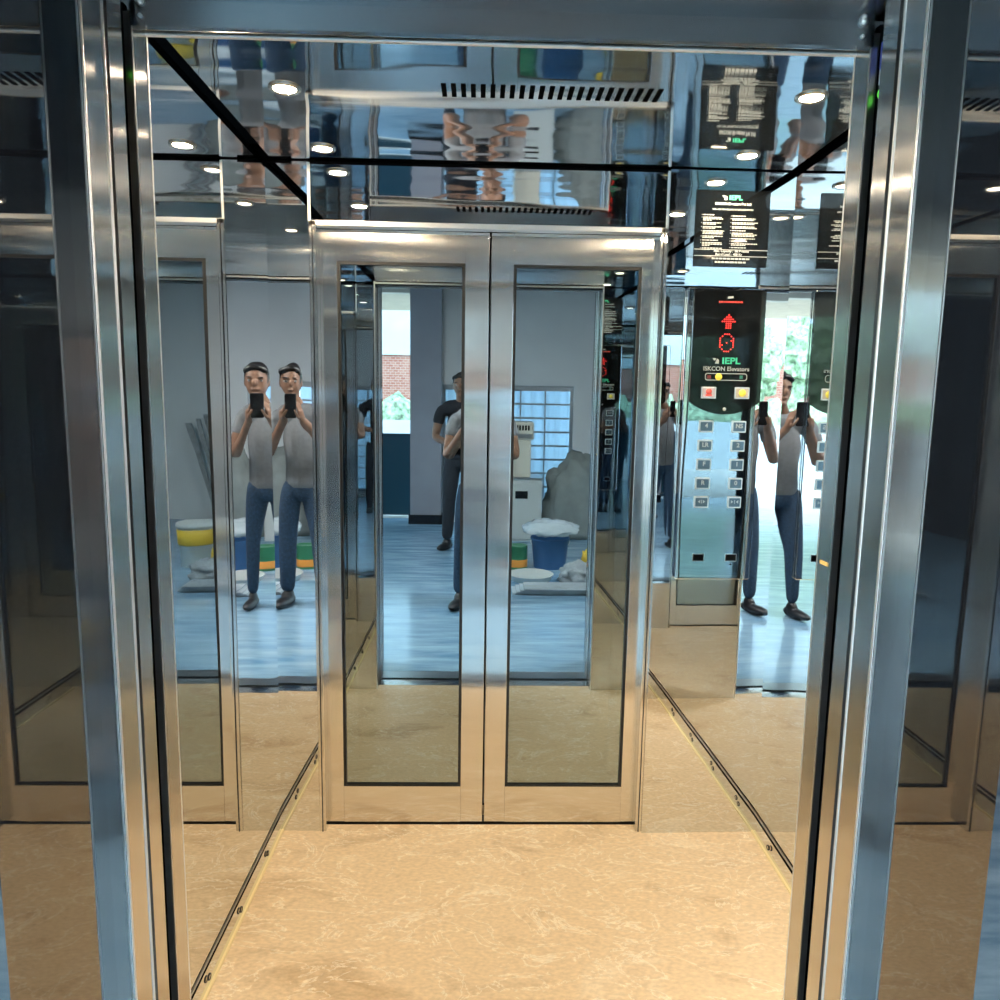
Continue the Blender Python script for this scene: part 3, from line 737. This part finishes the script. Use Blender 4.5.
# ------------------------------------------------------------------ people
def skin_mesh(nodes, edges, sub=2):
    """nodes: list of (co, radius or (rx, ry)); first node is the root"""
    me = bpy.data.meshes.new('s'); me.from_pydata([n[0] for n in nodes], edges, [])
    o = link(bpy.data.objects.new('s', me)); md = o.modifiers.new('skin', 'SKIN'); md.use_smooth_shade = True
    for i, n in enumerate(nodes):
        r = n[1]; me.skin_vertices[0].data[i].radius = r if isinstance(r, tuple) else (r, r)
        me.skin_vertices[0].data[i].use_root = (i == 0)
    s2 = o.modifiers.new('sub', 'SUBSURF'); s2.levels = sub; s2.render_levels = sub
    dg = bpy.context.evaluated_depsgraph_get(); dg.update()
    r = bpy.data.meshes.new_from_object(o.evaluated_get(dg)); bpy.data.objects.remove(o); bpy.data.meshes.remove(me)
    return r
def remesh(meshes, vox, smooth=3):
    bm = bmesh.new()
    for m_ in meshes:
        bm.from_mesh(m_); bpy.data.meshes.remove(m_)
    me = bpy.data.meshes.new('r'); bm.to_mesh(me); bm.free()
    o = link(bpy.data.objects.new('r', me)); md = o.modifiers.new('rm', 'REMESH'); md.mode = 'VOXEL'; md.voxel_size = vox; md.use_smooth_shade = True
    if smooth: sm = o.modifiers.new('sm', 'SMOOTH'); sm.iterations = smooth; sm.factor = .5
    dg = bpy.context.evaluated_depsgraph_get(); dg.update()
    r = bpy.data.meshes.new_from_object(o.evaluated_get(dg)); bpy.data.objects.remove(o); bpy.data.meshes.remove(me)
    bm = bmesh.new(); bm.from_mesh(r); bm.verts.ensure_lookup_table(); seen = set(); best = []
    for v in bm.verts:                      # keep the one connected outer surface
        if v.index in seen: continue
        stack, isl = [v], []; seen.add(v.index)
        while stack:
            q = stack.pop(); isl.append(q)
            for ed in q.link_edges:
                t = ed.other_vert(q)
                if t.index not in seen: seen.add(t.index); stack.append(t)
        if len(isl) > len(best): best = isl
    keep = set(v.index for v in best); tot = len(bm.verts)
    bmesh.ops.delete(bm, geom=[v for v in bm.verts if v.index not in keep], context='VERTS'); bm.to_mesh(r); bm.free()
    print('island', tot, len(keep))
    return r
def to_me(mb):
    bmesh.ops.recalc_face_normals(mb.bm, faces=mb.bm.faces); me = bpy.data.meshes.new('p'); mb.bm.to_mesh(me); mb.bm.free(); return me
def put(name, me, mt, parent):
    o = link(bpy.data.objects.new(name, me)); me.materials.clear(); me.materials.append(mt); me.name = name
    for p in me.polygons: p.use_smooth = True
    attach(o, parent); return o
def V(*a): return Vector(a)
def hand_nodes(wrist, palm, fwd, side, curl):
    """five fingers: fwd = finger direction, side = across the palm to the thumb, curl = towards the palm"""
    fwd, side, curl = fwd.normalized(), side.normalized(), curl.normalized()
    parts = [([(wrist - fwd * .02, .024), (wrist, .025), (palm - fwd * .01, .030), (palm + fwd * .03, .030), (palm + fwd * .045, .024)], [(0, 1), (1, 2), (2, 3), (3, 4)])]
    for k, L in enumerate((.066, .076, .070, .056)):
        b0 = palm + fwd * .030 + side * (.028 - .0185 * k)
        b1 = b0 + fwd * L * .5 + curl * L * .1; b2 = b1 + fwd * L * .3 + curl * L * .25; b3 = b2 + fwd * L * .08 + curl * L * .3
        parts.append(([(b0, .0088), (b1, .0084), (b2, .0078), (b3, .0068)], [(0, 1), (1, 2), (2, 3)]))
    t0 = palm - fwd * .012 + side * .020; t1 = t0 + side * .026 + fwd * .014; t2 = t1 + fwd * .026 + side * .006 + curl * .012; t3 = t2 + fwd * .020 + curl * .010
    parts.append(([(t0, .013), (t1, .0115), (t2, .0095), (t3, .008)], [(0, 1), (1, 2), (2, 3)]))
    return parts
def person(label, base, head, shL, elL, wrL, shR, elR, wrR, hands, hip, feet, knees, face, shirt, legm, sleeve, group=None):
    """all joints in world coordinates; face = horizontal facing direction"""
    root_loc = Vector(base); face = Vector(face).normalized(); side = face.cross(V(0, 0, 1)).normalized()   # side = the person's right
    neck = (shL + shR) / 2 + V(0, 0, .045); chest = (shL + shR) / 2 - V(0, 0, .16); waist = hip + V(0, 0, .17)
    hipL, hipR = hip - side * .085 - V(0, 0, .04), hip + side * .085 - V(0, 0, .04)
    # body
    def chain(*ns):
        return skin_mesh(list(ns), [(k, k + 1) for k in range(len(ns) - 1)])
    def lerp(a, b_, t): return a + (b_ - a) * t
    mid = (shL + shR) / 2
    parts = [chain((hip - V(0, 0, .09), (.09, .075)), (hip - V(0, 0, .03), (.115, .092)), (waist, (.12, .092)), (chest, (.145, .105)), (mid + V(0, 0, -.02), (.10, .08)), (neck, .052), (head - V(0, 0, .09) + face * .01, .05), (head, .065))]
    for a, b_, c_ in ((shL, elL, wrL), (shR, elR, wrR)):
        parts.append(chain((lerp(mid, a, .45) - V(0, 0, .02), .06), (a, .058), (lerp(a, b_, .5), .05), (lerp(a, b_, .93), .042), (lerp(b_, c_, .08), .042), (lerp(b_, c_, .4), .038), (c_, .028), (c_ + (c_ - b_).normalized() * .025, .026)))
    for a, b_, c_ in ((hipL, knees[0], feet[0]), (hipR, knees[1], feet[1])):
        parts.append(chain((lerp(hip, a, .7) + V(0, 0, .03), .07), (a - V(0, 0, .04), .082), (lerp(a, b_, .5), .072), (b_, .057), (lerp(b_, c_, .3), .054), (c_ + V(0, 0, .085), .036)))
    R3 = Matrix((side, face, V(0, 0, 1))).transposed()
    def warp(p):
        q = p.copy(); t = q.z / .118
        if t < 0: q.x *= 1 - .28 * t * t; q.y = q.y * (1 - .12 * t * t) + .012 * t * t
        return q
    hb = MB(); hb.ellipsoid(head, .074, .094, .118, 24, 18, R3, warp)
    hb.ellipsoid(head + face * .098 - V(0, 0, .012), .013, .019, .022, 12, 8, R3)
    hb.ellipsoid(head + face * .087 - V(0, 0, .052), .024, .012, .009, 12, 8, R3)
    hb.ellipsoid(head + face * .080 + V(0, 0, .02), .055, .012, .010, 12, 8, R3)
    hb.ellipsoid(head + face * .072 - V(0, 0, .092), .024, .018, .018, 12, 8, R3)
    for s in (-1, 1): hb.ellipsoid(head + side * s * .076 - face * .008 - V(0, 0, .005), .010, .019, .031, 10, 8, R3)
    parts.append(to_me(hb))
    for h in hands:
        for nn_, ee in hand_nodes(*h): parts.append(skin_mesh(nn_, ee, 1))
    body_me = remesh(parts, .0058, 2)
    body = put('person', body_me, M['skin'], None); body_me.transform(Matrix.Translation(-root_loc)); body.location = root_loc
    tag(body, label, 'person', group)
    def child(name, me, mt, par=None):
        me.transform(Matrix.Translation(-root_loc)); o = put(name, me, mt, None); o.parent = body; return o
    # shirt
    sl = sleeve
    ps = [chain((hip - V(0, 0, .10), (.160, .130)), (hip + V(0, 0, .05), (.150, .120)), (waist, (.140, .110)), (chest, (.160, .119)), (mid + V(0, 0, -.01), (.12, .098)), (neck - V(0, 0, .03), .066)), chain((shL - V(0, 0, .012), .074), (lerp(shL, mid, .5), .088), (mid, .092), (lerp(shR, mid, .5), .088), (shR - V(0, 0, .012), .074))]
    for a, b_ in ((shL, elL), (shR, elR)):
        ps.append(chain((lerp(mid, a, .4) - V(0, 0, .025), .072), (a - V(0, 0, .006), .070), (lerp(a, b_, sl * .6), .064), (lerp(a, b_, sl), .060)))
    child('shirt', remesh(ps, .008, 3), M[shirt])
    ps = [chain((hip + V(0, 0, .08), (.136, .110)), (hip - V(0, 0, .06), (.138, .112)), (hip - V(0, 0, .15), (.115, .10)))]
    for a, b_, c_ in ((hipL, knees[0], feet[0]), (hipR, knees[1], feet[1])):
        ps.append(chain((lerp(hip, a, .5), .10), (a - V(0, 0, .03), .100), (lerp(a, b_, .5), .088), (b_, .071), (lerp(b_, c_, .4), .066), (c_ + V(0, 0, .09), .054)))
    child('trousers', remesh(ps, .008, 3), M[legm])
    for k, fpt in enumerate(feet):
        toe = (face + side * (.25 if k else -.25)).normalized(); Rf = Matrix((toe.cross(V(0, 0, 1)), toe, V(0, 0, 1))).transposed()
        sb = MB(); sb.ellipsoid(fpt + toe * .05 + V(0, 0, .036), .046, .135, .036, 18, 12, Rf); sb.ellipsoid(fpt + V(0, 0, .06), .042, .062, .058, 14, 10, Rf); sb.ellipsoid(fpt - toe * .04 + V(0, 0, .034), .038, .05, .034, 14, 10, Rf)
        me = remesh([to_me(sb)], .006, 2)
        for v in me.vertices:
            if v.co.z < .003: v.co.z = .003
        child('shoe', me, M['shoe'])
    # hair: cap over the skull, short fringe
    hb = MB(); hb.ellipsoid(head - face * .016 + V(0, 0, .022), .083, .098, .108, 24, 18, R3)
    for i in range(9):
        a = -1 + 2 * i / 8; hb.ellipsoid(head + side * a * .062 + face * (.052 - .02 * a * a) + V(0, 0, .088 - .02 * a * a), .02, .035, .022, 10, 8, R3)
    me = remesh([to_me(hb)], .007, 2)
    bm = bmesh.new(); bm.from_mesh(me)
    kill = [v for v in bm.verts if (v.co - head).dot(face) > .035 and (v.co - head).z < .055 or (v.co - head).z < -.075]
    bmesh.ops.delete(bm, geom=kill, context='VERTS'); bm.to_mesh(me); bm.free()
    child('hair', me, M['hair'])
    for s in (-1, 1):
        eb = MB(); eb.ellipsoid(head + face * .083 + side * s * .032 + V(0, 0, .004), .011, .008, .008, 12, 8, R3); child('eye', to_me(eb), M['eye'])
        eb = MB(); eb.ellipsoid(head + face * .089 + side * s * .032 + V(0, 0, .004), .005, .004, .005, 10, 6, R3); child('pupil', to_me(eb), M['hair'])
        eb = MB(); eb.ellipsoid(head + face * .092 + side * s * .032 + V(0, 0, .026), .019, .005, .004, 10, 6, R3); child('eyebrow', to_me(eb), M['hair'])
    return body
# photographer, facing the lift (+Y), phone in front of the camera point
X0, Y0 = .0, -.33
person('person in a grey shirt and dark jeans photographing the lift with a phone', (X0, Y0, 0),
       V(X0 + .05, Y0 + .04, 1.565), V(X0 - .18, Y0, 1.345), V(X0 - .235, Y0 + .06, 1.07), V(-.088, -.088, 1.312),
       V(X0 + .18, Y0, 1.345), V(X0 + .235, Y0 + .06, 1.07), V(.058, -.088, 1.312),
       [(V(-.088, -.088, 1.312), V(-.080, -.062, 1.345), V(.12, .1, 1), V(.3, 1, -.1), V(1, .1, .1)),
        (V(.058, -.088, 1.312), V(.050, -.062, 1.345), V(-.12, .1, 1), V(-.3, 1, -.1), V(-1, .1, .1))],
       V(X0, Y0 - .02, .90), [V(X0 - .14, Y0 + .03, 0), V(X0 + .15, Y0 - .06, 0)], [V(X0 - .12, Y0 + .03, .47), V(X0 + .13, Y0 - .03, .47)], (-.1, 1, 0),
       'shirt_grey', 'denim', .55)
ph = thing('phone', 'dark phone held up in both hands by the photographer', 'phone', (-.015, -.02, 1.33))
MB().prism(rrect(-.053, .023, 1.332, 1.487, .010), -.024, -.015, 'y').build('body', M['phone'], ph, .0015)
MB().prism(rrect(-.050, .020, 1.335, 1.484, .008), -.0248, -.024, 'y').build('screen', M['screen'], ph)
MB().cyl((0, 0, 1.47), .0055, -.015, -.0125, 'y', 16).build('lens', M['acrylic'], ph)
# bystander farther back
X1, Y1 = -.2, -2.35
person('person in black shirt and dark trousers standing farther back in the lobby', (X1, Y1, 0),
       V(X1, Y1 + .04, 1.60), V(X1 - .19, Y1, 1.385), V(X1 - .25, Y1 + .01, 1.10), V(X1 - .09, Y1 + .17, 1.04),
       V(X1 + .19, Y1, 1.385), V(X1 + .25, Y1 + .01, 1.10), V(X1 + .05, Y1 + .19, 1.06),
       [(V(X1 - .09, Y1 + .17, 1.04), V(X1 - .04, Y1 + .19, 1.04), V(1, .15, 0), V(0, .1, 1), V(.2, -1, 0)),
        (V(X1 + .05, Y1 + .19, 1.06), V(X1 + .0, Y1 + .21, 1.065), V(-1, .15, 0), V(0, .1, 1), V(-.2, -1, 0))],
       V(X1, Y1 - .02, .93), [V(X1 - .13, Y1 + .02, 0), V(X1 + .13, Y1 - .02, 0)], [V(X1 - .11, Y1 + .03, .49), V(X1 + .11, Y1 + .02, .49)], (-.2, 1, 0),
       'shirt_black', 'trouser_black', .6)

# ------------------------------------------------------------------ daylight
w = bpy.data.worlds.new('world'); scene.world = w; w.use_nodes = True
bg = w.node_tree.nodes['Background']; bg.inputs[0].default_value = (.62, .84, 1.0, 1); bg.inputs[1].default_value = 7.0
sd = bpy.data.lights.new('sun', 'SUN'); so = link(bpy.data.objects.new('sun', sd)); sd.energy = 4.0; sd.angle = .02; sd.color = (1, .95, .86)
so.rotation_euler = (math.radians(-38), math.radians(-18), 0)

vs = scene.view_settings
scene.display_settings.display_device = 'sRGB'
vs.view_transform = 'Standard'; vs.look = 'None'; vs.gamma = 1; vs.exposure = 0.12; vs.use_curve_mapping = False
c = scene.cycles
c.max_bounces = 20; c.glossy_bounces = 16; c.diffuse_bounces = 5; c.transparent_max_bounces = 16; c.transmission_bounces = 8
c.sample_clamp_indirect = 6.0; c.blur_glossy = .3; c.caustics_reflective = True
